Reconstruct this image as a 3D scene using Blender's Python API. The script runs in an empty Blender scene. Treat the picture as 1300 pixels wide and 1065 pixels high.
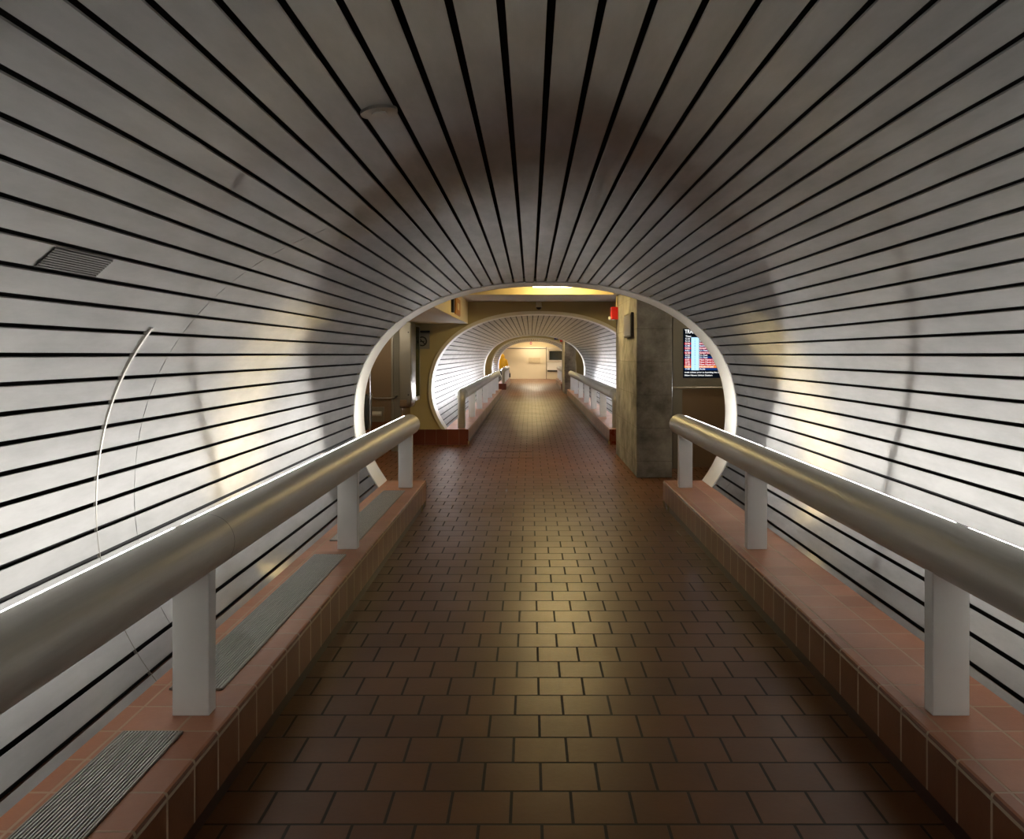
import bpy, bmesh, math, random
from mathutils import Vector, Matrix
random.seed(7)
C = bpy.context.scene.collection
PI = math.pi
# ------------------------------------------------------------------ measures
H = 1.6                # eye height
F = 1040.0             # focal length in pixels (1300 wide frame)
XC = 0.148             # centre line of the passage
CURB_Z = 0.276
CURB_X = 1.246         # half distance between curb faces
RAIL_X = 1.393; RAIL_Z = 0.879; RAIL_R = 0.1035
A_, B_UP, N_UP, B_LO, ZC = 1.908, 1.3586, 2.3, 1.4057, 0.964
PITCH = 0.1047; GAP = 0.0185
T1 = (-8.9, 8.167, 8.60)      # slats start, slats end, hall wall
T2 = (14.5, 31.3)
T3 = (37.2, 45.3)
CEIL = 2.534

# ------------------------------------------------------------------ node helpers
def srgb(r, g, b):
    f = lambda c: (c/12.92 if c <= 0.04045 else ((c+0.055)/1.055)**2.4)
    return (f(r/255), f(g/255), f(b/255), 1)

class NT:
    def __init__(s, name):
        s.m = bpy.data.materials.new(name); s.m.use_nodes = True
        s.t = s.m.node_tree; s.t.nodes.clear()
        s.out = s.n('ShaderNodeOutputMaterial')
    def n(s, typ, **kw):
        nd = s.t.nodes.new(typ)
        for k, v in kw.items(): setattr(nd, k, v)
        return nd
    def l(s, a, b): s.t.links.new(a, b)
    def math(s, op, a, b=None):
        nd = s.n('ShaderNodeMath', operation=op)
        for i, v in enumerate((a, b)):
            if v is None: continue
            if isinstance(v, (int, float)): nd.inputs[i].default_value = v
            else: s.l(v, nd.inputs[i])
        return nd.outputs[0]
    def mix(s, fac, a, b, blend='MIX'):
        nd = s.n('ShaderNodeMix', data_type='RGBA', blend_type=blend)
        for i, v in ((0, fac), (6, a), (7, b)):
            if isinstance(v, (int, float)): nd.inputs[i].default_value = v
            elif isinstance(v, tuple): nd.inputs[i].default_value = v
            else: s.l(v, nd.inputs[i])
        return nd.outputs[2]
    def noise(s, vec, scale, detail=3, rough=0.5):
        nd = s.n('ShaderNodeTexNoise'); nd.inputs['Scale'].default_value = scale
        nd.inputs['Detail'].default_value = detail; nd.inputs['Roughness'].default_value = rough
        if vec is not None: s.l(vec, nd.inputs['Vector'])
        return nd.outputs['Fac']
    def ramp(s, fac, p0, p1, c0=(0,0,0,1), c1=(1,1,1,1)):
        nd = s.n('ShaderNodeValToRGB'); e = nd.color_ramp.elements
        e[0].position, e[0].color, e[1].position, e[1].color = p0, c0, p1, c1
        s.l(fac, nd.inputs[0]); return nd.outputs[0]
    def obj(s): return s.n('ShaderNodeTexCoord').outputs['Object']
    def uv(s): return s.n('ShaderNodeTexCoord').outputs['UV']
    def xyz(s, vec):
        nd = s.n('ShaderNodeSeparateXYZ'); s.l(vec, nd.inputs[0]); return nd.outputs
    def comb(s, x=0, y=0, z=0):
        nd = s.n('ShaderNodeCombineXYZ')
        for i, v in enumerate((x, y, z)):
            if isinstance(v, (int, float)): nd.inputs[i].default_value = v
            else: s.l(v, nd.inputs[i])
        return nd.outputs[0]
    def bump(s, h, dist, strength=1.0, normal=None):
        nd = s.n('ShaderNodeBump'); nd.inputs['Distance'].default_value = dist
        nd.inputs['Strength'].default_value = strength
        s.l(h, nd.inputs['Height'])
        if normal is not None: s.l(normal, nd.inputs['Normal'])
        return nd.outputs[0]
    def principled(s, col, rough=0.5, metal=0.0, normal=None, spec=None, **kw):
        p = s.n('ShaderNodeBsdfPrincipled')
        for k, v in (('Base Color', col), ('Roughness', rough), ('Metallic', metal)):
            if isinstance(v, (int, float, tuple)): p.inputs[k].default_value = v
            else: s.l(v, p.inputs[k])
        if spec is not None: p.inputs['Specular IOR Level'].default_value = spec
        if normal is not None: s.l(normal, p.inputs['Normal'])
        for k, v in kw.items(): p.inputs[k.replace('_', ' ')].default_value = v
        s.l(p.outputs[0], s.out.inputs[0]); return p

def paint(name, rgb, rough=0.5, metal=0.0, var=0.06, scale=6.0, bump=0.0):
    t = NT(name); o = t.obj()
    c = srgb(*rgb)
    f = t.noise(o, scale, 4, 0.6)
    dark = tuple(v*(1-var*2) for v in c[:3]) + (1,)
    col = t.mix(f, dark, tuple(min(1, v*(1+var)) for v in c[:3]) + (1,))
    nr = t.bump(t.noise(o, 180, 2), 0.001, bump) if bump else None
    t.principled(col, rough, metal, nr)
    return t.m

def emit(name, rgb, power):
    t = NT(name); e = t.n('ShaderNodeEmission')
    e.inputs[0].default_value = srgb(*rgb); e.inputs[1].default_value = power
    t.l(e.outputs[0], t.out.inputs[0]); return t.m

def slat_metal():
    t = NT('ribbed_aluminium'); uv = t.uv(); s, y, _ = t.xyz(uv)
    # slow dents, shorter along the slat than across, and fine ribs across the slat
    dv = t.comb(t.math('MULTIPLY', s, 3.0), t.math('MULTIPLY', y, 5.5))
    dent = t.noise(dv, 1.0, 3, 0.55)
    rib = t.math('SINE', t.math('MULTIPLY', s, 2*PI/0.0046))
    n1 = t.bump(dent, 0.010, DENT)
    n2 = t.bump(rib, 0.00045, 0.06, n1)
    smv = t.comb(t.math('MULTIPLY', s, 5.0), t.math('MULTIPLY', y, 1.2))
    smear = t.noise(smv, 1.6, 5, 0.65)
    col = t.mix(smear, srgb(158, 157, 154), srgb(206, 205, 203))
    g = t.n('ShaderNodeBsdfAnisotropic')
    t.l(col, g.inputs['Color']); g.inputs['Roughness'].default_value = SL_R
    g.inputs['Anisotropy'].default_value = SL_A
    t.l(t.comb(0, 1, 0), g.inputs['Tangent']); t.l(n2, g.inputs['Normal'])
    d = t.n('ShaderNodeBsdfDiffuse'); t.l(col, d.inputs[0])
    mx = t.n('ShaderNodeMixShader'); mx.inputs[0].default_value = SL_D
    t.l(g.outputs[0], mx.inputs[1]); t.l(d.outputs[0], mx.inputs[2])
    t.l(mx.outputs[0], t.out.inputs[0])
    return t.m

def brick_tile(name, axes, w, h, ox, oy, c1, c2, mortar, msize, rough, offset=0.5, bump=0.6, wear=None):
    """tiles laid in the plane of two object axes"""
    t = NT(name); o = t.obj(); p = t.xyz(o)
    u = t.math('ADD', p[axes[0]], ox); v = t.math('ADD', p[axes[1]], oy)
    b = t.n('ShaderNodeTexBrick'); b.offset = offset; b.offset_frequency = 2; b.squash = 1
    b.inputs['Color1'].default_value = c1; b.inputs['Color2'].default_value = c2
    b.inputs['Mortar'].default_value = mortar
    b.inputs['Scale'].default_value = 1; b.inputs['Mortar Size'].default_value = msize
    b.inputs['Mortar Smooth'].default_value = 0.3; b.inputs['Bias'].default_value = 0
    b.inputs['Brick Width'].default_value = w; b.inputs['Row Height'].default_value = h
    t.l(t.comb(u, v), b.inputs['Vector'])
    n1 = t.noise(o, 1.1, 4, 0.6); n2 = t.noise(o, 45, 3, 0.6)
    col = t.mix(t.ramp(n1, 0.3, 0.75), b.outputs[0], t.mix(1.0, b.outputs[0], (0.72, 0.68, 0.62, 1), 'MULTIPLY'))
    col = t.mix(t.math('MULTIPLY', n2, 0.5), col, t.mix(1.0, col, (0.7, 0.7, 0.7, 1), 'MULTIPLY'))
    inv = t.math('SUBTRACT', 1.0, b.outputs['Fac'])
    nr = t.bump(inv, 0.003, bump, t.bump(n2, 0.0015, 0.35))
    r = t.math('ADD', t.math('MULTIPLY', b.outputs['Fac'], 0.3), t.math('ADD', t.math('MULTIPLY', n1, 0.2), rough-0.1))
    t.principled(col, r, 0, nr)
    return t.m

def concrete_mat():
    t = NT('board_concrete'); o = t.obj(); x, y, z = t.xyz(o)
    n1 = t.noise(o, 2.2, 6, 0.65); n2 = t.noise(o, 28, 4, 0.6)
    col = t.mix(t.ramp(n1, 0.28, 0.72), srgb(72, 71, 67), srgb(196, 193, 184))
    col = t.mix(t.math('MULTIPLY', n2, 0.35), col, srgb(90, 85, 76))
    fr = t.math('FRACT', t.math('DIVIDE', z, 0.43))
    line = t.math('LESS_THAN', t.math('ABSOLUTE', t.math('SUBTRACT', fr, 0.5)), 0.008)
    col = t.mix(t.math('MULTIPLY', line, 0.45), col, srgb(70, 66, 60))
    h = t.math('SUBTRACT', t.math('ADD', n2, n1), line)
    t.principled(col, 0.8, 0, t.bump(h, 0.003, 0.6))
    return t.m

def brushed(name, rgb, rough=0.3, metal=1.0, axis=(0, 0, 1), aniso=0.6, scale=(300, 300, 4)):
    t = NT(name); o = t.obj()
    mp = t.n('ShaderNodeMapping'); mp.inputs['Scale'].default_value = scale; t.l(o, mp.inputs[0])
    f = t.noise(mp.outputs[0], 1.0, 3)
    c = srgb(*rgb)
    col = t.mix(f, tuple(v*0.85 for v in c[:3]) + (1,), c)
    t.principled(col, rough, metal, t.bump(f, 0.0004, 0.2))
    return t.m

# ------------------------------------------------------------------ tuning numbers
DENT = 0.11; SL_R = 0.28; SL_A = 0.91; SL_D = 0.09
LAMP_W = 14.0; HALL_W = 40.0; END_W = 32.0

M = {}
M['slat'] = slat_metal()
M['backing'] = paint('black_backing', (16, 13, 13), 0.8)
M['ring'] = paint('ring_white', (228, 224, 214), 0.45, 0, 0.03)
M['post'] = paint('post_white', (230, 230, 226), 0.42, 0, 0.03)
M['rail'] = brushed('satin_aluminium', (206, 203, 194), 0.42, 0.3, scale=(120, 3, 120))
M['cap'] = paint('end_cap_grey', (178, 174, 164), 0.4, 0.7)
M['groove'] = paint('groove_dark', (70, 66, 60), 0.6)
M['lamp'] = emit('lamp_lens', (255, 252, 247), LAMP_W)
M['lamp_far'] = emit('lamp_lens_far', (250, 250, 255), LAMP_W*2.3)
M['floor'] = brick_tile('floor_tiles', (0, 1), 0.2147, 0.2113, 0.069+0.2147*100, -3.212+0.2113*101,
                        srgb(124, 78, 40), srgb(108, 64, 30), srgb(52, 35, 22), 0.0065, 0.36)
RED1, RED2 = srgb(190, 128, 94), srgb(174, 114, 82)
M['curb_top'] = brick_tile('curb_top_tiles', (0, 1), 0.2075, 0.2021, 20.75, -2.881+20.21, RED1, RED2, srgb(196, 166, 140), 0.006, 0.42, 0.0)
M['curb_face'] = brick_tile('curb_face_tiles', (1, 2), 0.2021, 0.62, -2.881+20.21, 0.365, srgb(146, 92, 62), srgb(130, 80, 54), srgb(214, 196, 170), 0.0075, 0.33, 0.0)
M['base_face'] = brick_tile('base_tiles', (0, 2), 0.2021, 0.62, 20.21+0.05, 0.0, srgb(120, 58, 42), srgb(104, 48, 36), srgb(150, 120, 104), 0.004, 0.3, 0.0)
M['toe'] = paint('dark_toe_tile', (52, 25, 19), 0.35)
M['wall'] = paint('olive_beige_paint', (182, 170, 132), 0.6, 0, 0.05, 3)
M['cream'] = paint('cream_paint', (222, 206, 158), 0.6, 0, 0.04, 3)
M['ceil'] = paint('white_ceiling_paint', (206, 200, 190), 0.7, 0, 0.03, 3)
M['concrete'] = concrete_mat()
M['steel'] = brushed('stainless_steel', (176, 172, 164), 0.28)
M['bronze'] = brushed('bronze_steel', (160, 138, 114), 0.36, 0.8)
M['greymetal'] = paint('grey_metal', (150, 146, 136), 0.35, 0.6)
M['black'] = paint('black_plastic', (18, 18, 18), 0.4)
M['gap_shade'] = paint('gap_shade_black', (8, 8, 8), 0.9)  # near-black that stands for shade under the grille bars
M['bar'] = paint('grille_aluminium', (186, 184, 178), 0.4, 0.3)
M['white'] = paint('white_plastic', (226, 224, 216), 0.4)
M['red'] = paint('signal_red', (188, 22, 20), 0.4)
M['blue'] = paint('signal_blue', (36, 40, 130), 0.4)
M['amber'] = paint('amber_sign', (176, 122, 40), 0.5)
M['lens_warm'] = emit('warm_lens', (255, 226, 158), HALL_W)
M['lens_fill'] = emit('fill_lens', (255, 238, 206), 11.0)  # glow of the fill lamps added out of view
M['end_lens'] = emit('end_lens', (255, 236, 204), END_W)
M['end_wall'] = paint('warm_beige_wall', (212, 200, 174), 0.6, 0, 0.03, 2)
M['notice'] = paint('notice_beige', (196, 180, 148), 0.6)
M['strobe'] = paint('clear_strobe', (232, 232, 226), 0.2)

def glass_mat():
    t = NT('smoked_glass'); t.principled(srgb(52, 58, 54), 0.08, 0, None, 0.6); return t.m
M['glass'] = glass_mat()
def clear_mat():
    t = NT('clear_glass'); tr = t.n('ShaderNodeBsdfTransparent'); tr.inputs[0].default_value = srgb(196, 206, 200)
    g = t.n('ShaderNodeBsdfGlossy'); g.inputs['Roughness'].default_value = 0.03
    m = t.n('ShaderNodeMixShader'); m.inputs[0].default_value = 0.12
    t.l(tr.outputs[0], m.inputs[1]); t.l(g.outputs[0], m.inputs[2]); t.l(m.outputs[0], t.out.inputs[0]); return t.m
M['clear'] = clear_mat()

# ------------------------------------------------------------------ mesh builder
class MB:
    def __init__(s): s.v = []; s.f = []; s.mi = []; s.uvs = []
    def quad(s, a, b, c, d, mi=0, uv=None):
        i = len(s.v); s.v += [tuple(a), tuple(b), tuple(c), tuple(d)]
        s.f.append((i, i+1, i+2, i+3)); s.mi.append(mi); s.uvs.append(uv)
    def poly(s, pts, mi=0):
        i = len(s.v); s.v += [tuple(p) for p in pts]
        s.f.append(tuple(range(i, i+len(pts)))); s.mi.append(mi); s.uvs.append(None)
    def grid(s, rings, mi=0, closed=True, cap=False):
        """rings: list of equally long point loops"""
        n = len(rings[0]); base = len(s.v)
        for r in rings: s.v += [tuple(p) for p in r]
        m = n if closed else n-1
        for j in range(len(rings)-1):
            for i in range(m):
                a = base+j*n+i; b = base+j*n+(i+1) % n
                s.f.append((a, b, b+n, a+n)); s.mi.append(mi); s.uvs.append(None)
        if cap:
            s.f.append(tuple(base+i for i in reversed(range(n)))); s.mi.append(mi); s.uvs.append(None)
            e = base+(len(rings)-1)*n
            s.f.append(tuple(e+i for i in range(n))); s.mi.append(mi); s.uvs.append(None)
    def box(s, x0, x1, y0, y1, z0, z1, mi=0, bev=0.0):
        if bev <= 0:
            p = [(x, y, z) for z in (z0, z1) for x, y in ((x0, y0), (x1, y0), (x1, y1), (x0, y1))]
            i = len(s.v); s.v += p
            for q in ((3,2,1,0),(4,5,6,7),(0,1,5,4),(1,2,6,5),(2,3,7,6),(3,0,4,7)):
                s.f.append(tuple(i+k for k in q)); s.mi.append(mi); s.uvs.append(None)
            return
        bm = bmesh.new()
        bmesh.ops.create_cube(bm, size=1, matrix=Matrix.Translation(((x0+x1)/2, (y0+y1)/2, (z0+z1)/2)) @ Matrix.Diagonal((x1-x0, y1-y0, z1-z0, 1)))
        bmesh.ops.bevel(bm, geom=bm.edges[:], offset=bev, segments=2, profile=0.5, affect='EDGES')
        s.add_bm(bm, mi)
    def add_bm(s, bm, mi=0):
        bm.verts.index_update(); i = len(s.v)
        s.v += [tuple(v.co) for v in bm.verts]
        for f in bm.faces:
            s.f.append(tuple(i+v.index for v in f.verts)); s.mi.append(mi); s.uvs.append(None)
        bm.free()
    def cyl(s, a, b, r, n=20, r2=None, mi=0):
        a = Vector(a); b = Vector(b); d = (b-a).normalized()
        u = d.orthogonal().normalized(); w = d.cross(u)
        r2 = r if r2 is None else r2
        ring = lambda c, q: [c + u*q*math.cos(2*PI*k/n) + w*q*math.sin(2*PI*k/n) for k in range(n)]
        s.grid([ring(a, r), ring(b, r2)], mi, True, True)
    def tube(s, path, r, n=14, mi=0):
        P = [Vector(p) for p in path]; rings = []
        u = None
        for i, p in enumerate(P):
            d = (P[min(i+1, len(P)-1)] - P[max(i-1, 0)]).normalized()
            if u is None: u = d.orthogonal().normalized()
            u = (u - d*u.dot(d)).normalized(); w = d.cross(u)
            q = r[i] if isinstance(r, (list, tuple)) else r
            rings.append([p + u*q*math.cos(2*PI*k/n) + w*q*math.sin(2*PI*k/n) for k in range(n)])
        s.grid(rings, mi, True, True)
    def ball(s, c, r, sx=1, sy=1, sz=1, mi=0, seg=20):
        bm = bmesh.new()
        bmesh.ops.create_uvsphere(bm, u_segments=seg, v_segments=seg//2, radius=r, matrix=Matrix.Translation(c) @ Matrix.Diagonal((sx, sy, sz, 1)))
        s.add_bm(bm, mi)
    def build(s, name, mats, parent=None, smooth=False, origin=None):
        if not isinstance(mats, (list, tuple)): mats = [mats]
        me = bpy.data.meshes.new(name)
        off = Vector((0, 0, 0))
        if parent is not None: off = WORLD[parent.name]
        elif origin is not None: off = Vector(origin)
        me.from_pydata([tuple(Vector(v)-off) for v in s.v], [], s.f)
        for m in mats: me.materials.append(m)
        me.polygons.foreach_set('material_index', s.mi)
        if any(u is not None for u in s.uvs):
            lay = me.uv_layers.new(name='UVMap')
            for p, u in zip(me.polygons, s.uvs):
                if u is None: continue
                for k, li in enumerate(p.loop_indices): lay.data[li].uv = u[k]
        if smooth:
            me.polygons.foreach_set('use_smooth', [True]*len(me.polygons))
            try: me.set_sharp_from_angle(angle=math.radians(40))
            except Exception: pass
        me.update()
        o = bpy.data.objects.new(name, me); C.objects.link(o)
        if parent is not None: o.parent = parent
        elif origin is not None: o.location = off
        WORLD[o.name] = off.copy()
        return o
WORLD = {}
def thing(name, label, cat, loc, group=None):
    o = bpy.data.objects.new(name, None); C.objects.link(o); o.location = loc
    o.empty_display_size = 0.1
    WORLD[o.name] = Vector(loc); o['label'] = label; o['category'] = cat
    if group: o['group'] = group
    return o
def tag(o, label, cat, group=None):
    o['label'] = label; o['category'] = cat
    if group: o['group'] = group
    return o
def struct(o): o['kind'] = 'structure'; return o
def recalc(o):
    bm = bmesh.new(); bm.from_mesh(o.data); bmesh.ops.recalc_face_normals(bm, faces=bm.faces); bm.to_mesh(o.data); bm.free(); return o
def at(u, v, Y): return Vector(((u-673.5)/F*Y, Y, H-(v-450.0)/F*Y))

def text_mesh(txt, size, mat, parent, loc, name, rot=(PI/2, 0, 0), sx=1.0, bold=0.0):
    cu = bpy.data.curves.new(name, 'FONT'); cu.body = txt; cu.size = size; cu.extrude = 0.0008; cu.offset = bold
    tmp = bpy.data.objects.new('tmp', cu); C.objects.link(tmp)
    bpy.context.view_layer.update()
    me = bpy.data.meshes.new_from_object(tmp.evaluated_get(bpy.context.evaluated_depsgraph_get()))
    bpy.data.objects.remove(tmp); bpy.data.curves.remove(cu)
    me.name = name; me.materials.clear(); me.materials.append(mat)
    R = Matrix.Translation(Vector(loc)-WORLD[parent.name]) @ Matrix.Rotation(rot[2], 4, 'Z') @ Matrix.Rotation(rot[0], 4, 'X') @ Matrix.Diagonal((sx, 1, 1, 1))
    me.transform(R)
    o = bpy.data.objects.new(name, me); C.objects.link(o); o.parent = parent
    WORLD[o.name] = WORLD[parent.name].copy()
    return o

# ------------------------------------------------------------------ tunnel profile
def half_profile():
    pts = []
    n = 700
    for i in range(n+1):                    # crown to the widest point
        a = PI/2*i/n
        x = A_*math.sin(a)**(2/N_UP) if i else 0.0
        z = B_UP*max(math.cos(a), 0)**(2/N_UP) if i < n else 0.0
        pts.append((x, ZC+z))
    for i in range(1, 401):                 # widest point down to below the curb
        z = -0.78*i/400
        pts.append((A_*math.sqrt(1-(z/B_LO)**2), ZC+z))
    S = [0.0]
    for p, q in zip(pts, pts[1:]): S.append(S[-1]+math.hypot(q[0]-p[0], q[1]-p[1]))
    return pts, S
PP, SS = half_profile()
def prof(s):
    """point and outward normal on the right half at arc length s from the crown (negative: left half)"""
    a = abs(s); lo, hi = 0, len(SS)-1
    while hi-lo > 1:
        m = (lo+hi)//2
        if SS[m] <= a: lo = m
        else: hi = m
    t = (a-SS[lo])/max(SS[hi]-SS[lo], 1e-9); t = min(max(t, 0), 1)
    x = PP[lo][0]+(PP[hi][0]-PP[lo][0])*t; z = PP[lo][1]+(PP[hi][1]-PP[lo][1])*t
    j0, j1 = max(lo-3, 0), min(hi+3, len(PP)-1)
    dx, dz = PP[j1][0]-PP[j0][0], PP[j1][1]-PP[j0][1]
    L = math.hypot(dx, dz); nx, nz = -dz/L, dx/L
    sg = -1 if s < 0 else 1
    return XC+sg*x, z, sg*nx, nz
def s_at_z(z):
    for p, q in zip(PP, SS):
        if p[1] <= z: return q
S_FOOT = s_at_z(CURB_Z)
NSL = int(math.ceil(S_FOOT/PITCH))

def off(s, d):
    x, z, nx, nz = prof(s); return (x+nx*d, z+nz*d)

def slat(mb, s0, s1, y0, y1):
    n = 3
    prev = None; ss = [s0+(s1-s0)*i/n for i in range(n+1)]
    for i in range(n):
        a, b = off(ss[i], 0), off(ss[i+1], 0)
        mb.quad((a[0], y0, a[1]), (a[0], y1, a[1]), (b[0], y1, b[1]), (b[0], y0, b[1]), 0,
                ((ss[i], y0), (ss[i], y1), (ss[i+1], y1), (ss[i+1], y0)))
    for s, e in ((s0, 1), (s1, -1)):            # returned edges
        a, b = off(s, 0), off(s, 0.007)
        mb.quad((a[0], y0, a[1]), (b[0], y0, b[1]), (b[0], y1, b[1]), (a[0], y1, a[1]), 0,
                ((s, y0), (s, y0), (s, y1), (s, y1)))
    for y in (y0, y1):
        a, b, c, d = off(s0, 0), off(s1, 0), off(s1, 0.007), off(s0, 0.007)
        mb.quad((a[0], y, a[1]), (b[0], y, b[1]), (c[0], y, c[1]), (d[0], y, d[1]), 0, ((s0, y),)*4)

def tunnel(y0, y1, seams_left, seams_right, e0=0.1, e1=0.1):
    ktop = 10
    secs = {'ceiling': (-ktop, ktop), 'wall_left': (-NSL, -ktop), 'wall_right': (ktop, NSL)}
    for nm, (k0, k1) in secs.items():
        mb = MB()
        for k in range(k0, k1):
            s0, s1 = k*PITCH+GAP/2, (k+1)*PITCH-GAP/2
            s0 = max(s0, -S_FOOT); s1 = min(s1, S_FOOT)
            if s1-s0 < 0.01: continue
            seams = list(seams_left if k < 0 else seams_right) if nm != 'ceiling' else ([y0+1.9+random.random()*(y1-y0-2.5)] if random.random() < 0.45 else [])
            ys = [y0]+sorted(q for q in seams if y0+0.3 < q < y1-0.05)+[y1]
            for a, b in zip(ys, ys[1:]):
                slat(mb, s0, s1, a+(0.0012 if a > y0 else 0), b-(0.0012 if b < y1 else 0))
        o = struct(mb.build(nm, M['slat']))
        bk = MB(); n = 30
        rr = [off(max(-S_FOOT-0.05, min(S_FOOT+0.05, (k0*PITCH)+(k1-k0)*PITCH*i/n)), 0.05) for i in range(n+1)]
        bk.grid([[(p[0], y0-e0, p[1]) for p in rr], [(p[0], y1+e1, p[1]) for p in rr]], 0, False)
        bk.build('backing', M['backing'], o)

def ring(name, y0, y1, r_in, r_out):
    mb = MB(); n = 120
    s_end = S_FOOT
    ss = [-s_end+2*s_end*i/n for i in range(n+1)]
    loops = []
    for s in ss:
        a, b = off(s, r_in), off(s, r_out)
        loops.append([(a[0], y0, a[1]), (a[0], y1, a[1]), (b[0], y1, b[1]), (b[0], y0, b[1])])
    for L in loops[0], loops[-1]:           # feet stand level on the curb
        for i in range(4): L[i] = (L[i][0], L[i][1], CURB_Z)
    mb.grid(loops, 0, True, True)
    return struct(recalc(mb.build(name, M['ring'], smooth=True)))

def holed_wall(name, y0, y1, xl, xr, ztop, mat, lip=0.03):
    """wall with the tunnel opening cut in it"""
    mb = MB(); n = 160; pts = []
    for i in range(n+1):
        s = -S_FOOT+2*S_FOOT*i/n
        a = off(s, lip); dx, dz = a[0]-XC, a[1]-ZC
        t = 1e9
        if dx > 1e-6: t = min(t, (xr-XC)/dx)
        if dx < -1e-6: t = min(t, (xl-XC)/dx)
        if dz > 1e-6: t = min(t, (ztop-ZC)/dz)
        if dz < -1e-6: t = min(t, (0-ZC)/dz)
        pts.append((a, [XC+dx*t, ZC+dz*t]))
    # snap the outer samples next to a corner onto it
    for cx, cz in ((xl, ztop), (xr, ztop), (xl, 0), (xr, 0)):
        j = min(range(n+1), key=lambda k: math.hypot(pts[k][1][0]-cx, pts[k][1][1]-cz))
        pts[j][1][0], pts[j][1][1] = cx, cz
    for y in (y0, y1):
        mb.grid([[(p[0][0], y, p[0][1]) for p in pts], [(p[1][0], y, p[1][1]) for p in pts]], 0, False)
        for sg in (-1, 1):
            e = pts[0] if sg < 0 else pts[-1]
            mb.poly([(e[0][0], y, e[0][1]), (e[1][0], y, e[1][1]), (XC+sg*CURB_X, y, 0), (XC+sg*CURB_X, y, CURB_Z)])
    return struct(mb.build(name, mat))

# ------------------------------------------------------------------ floor
mb = MB(); mb.box(-7, 7, -12.2, 58, -0.2, 0)
struct(mb.build('floor', M['floor']))

# ------------------------------------------------------------------ tunnels, rings, hall walls
tunnel(T1[0], T1[1]-0.012, [3.64, -0.1, -4.0], [0.9, 7.75, -3.0])
ring('trim_1', T1[1], T1[2]+0.02, -0.008, 0.006)
holed_wall('wall_front', T1[2]-0.25, T1[2], -4.6, 4.6, CEIL, M['wall'], 0.005)
tunnel(T2[0]+0.40, T2[1]-0.40, [18.5, 22.2, 25.9], [17.4, 21.0, 26.0])
ring('trim_2', T2[0]-0.03, T2[0]+0.385, -0.012, 0.045)
ring('trim_3', T2[1]-0.385, T2[1]+0.03, -0.010, 0.006)
holed_wall('wall_back', T2[0], T2[0]+0.2, -4.6, 4.6, CEIL, M['wall'])
holed_wall('wall_front', T2[1]-0.2, T2[1], -4.6, 4.6, CEIL, M['wall'], 0.005)
tunnel(T3[0]+0.40, T3[1]-0.40, [41.0], [42.0])
ring('trim_4', T3[0]-0.03, T3[0]+0.385, -0.012, 0.045)
ring('trim_5', T3[1]-0.385, T3[1]+0.03, -0.010, 0.006)
holed_wall('wall_back', T3[0], T3[0]+0.2, -4.6, 4.6, CEIL, M['wall'])
holed_wall('wall_front', T3[1]-0.2, T3[1], -6.5, 6.5, 2.9, M['end_wall'], 0.005)
# wall closing the passage behind the photographer
RY = T1[0]-3.0
mb = MB(); mb.box(-4.6, 4.6, RY-0.2, RY, 0, 2.8); struct(mb.build('wall_rear', M['cream']))
holed_wall('wall_near', T1[0]-0.15, T1[0], -4.6, 4.6, 2.8, M['cream'])
for nm, x0, x1 in (('wall_left', -4.8, -4.6), ('wall_right', 4.6, 4.8)):
    mb = MB(); mb.box(x0, x1, RY, T1[0], 0, 2.8); struct(mb.build(nm, M['cream']))
mb = MB(); mb.box(-4.6, 4.6, RY, T1[0], 2.8, 2.9); struct(mb.build('ceiling', M['ceil']))

def hall(y0, y1, zt=CEIL):
    """side walls and ceiling with a lamp recess between two tunnels"""
    for nm, x0, x1 in (('wall_left', -4.8, -4.6), ('wall_right', 4.6, 4.8)):
        b = MB(); b.box(x0, x1, y0, y1, 0, zt+0.4); struct(b.build(nm, M['wall']))
    rx0, rx1, ry0, ry1, rz = -1.0, 1.29, y0+0.9, y1-1.72, zt+0.26
    b = MB()
    b.box(-4.6, 4.6, y0, ry0-0.05, zt, zt+0.1, 0); b.box(-4.6, 4.6, ry1+0.05, y1, zt, zt+0.1, 0)
    b.box(-4.6, rx0-0.05, ry0-0.05, ry1+0.05, zt, zt+0.1, 0); b.box(rx1+0.05, 4.6, ry0-0.05, ry1+0.05, zt, zt+0.1, 0)
    b.box(rx0-0.05, rx0, ry0-0.05, ry1+0.05, zt+0.002, rz, 1); b.box(rx1, rx1+0.05, ry0-0.05, ry1+0.05, zt+0.002, rz, 1)
    b.box(rx0, rx1, ry0-0.05, ry0, zt+0.002, rz, 1); b.box(rx0, rx1, ry1, ry1+0.05, zt+0.002, rz, 1)
    b.box(rx0-0.05, rx1+0.05, ry0-0.05, ry1+0.05, rz, rz+0.05, 1)
    struct(b.build('ceiling', [M['ceil'], M['cream']]))
    return rx0, rx1, ry0, ry1, rz
R1 = hall(T1[2], T2[0]); R2 = hall(T2[1], T3[0])

def ceiling_lamp(x0, x1, y, z, label, top):
    t = thing('ceiling_lamp', label, 'lamp', ((x0+x1)/2, y, z+0.1), 'fluorescent lamps in the hall recesses')
    b = MB(); b.box(x0-0.04, x1+0.04, y-0.14, y+0.14, z+0.075, top); b.build('housing', M['cream'], t)
    n = max(1, round((x1-x0)/0.2)); w = (x1-x0)/n
    d = MB()
    d.box(x0+0.006, x1-0.006, y-0.11, y+0.11, z, z+0.075)
    d.build('lens', M['lens_warm'], t)
    for i in range(n+1):
        fr = MB(); fr.box(x0+i*w-0.006, x0+i*w+0.006, y-0.118, y+0.118, z-0.006, z+0.0745)
        fr.build('lens_divider', M['cream'], t)
ceiling_lamp(0.03, 0.86, 12.15, 2.605, 'warm lit fluorescent lamp showing just under the crown of the near ring', R1[4])
ceiling_lamp(-0.5, 0.9, 33.4, 2.60, 'warm lit fluorescent lamp in the second hall ceiling recess', R2[4])

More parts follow.
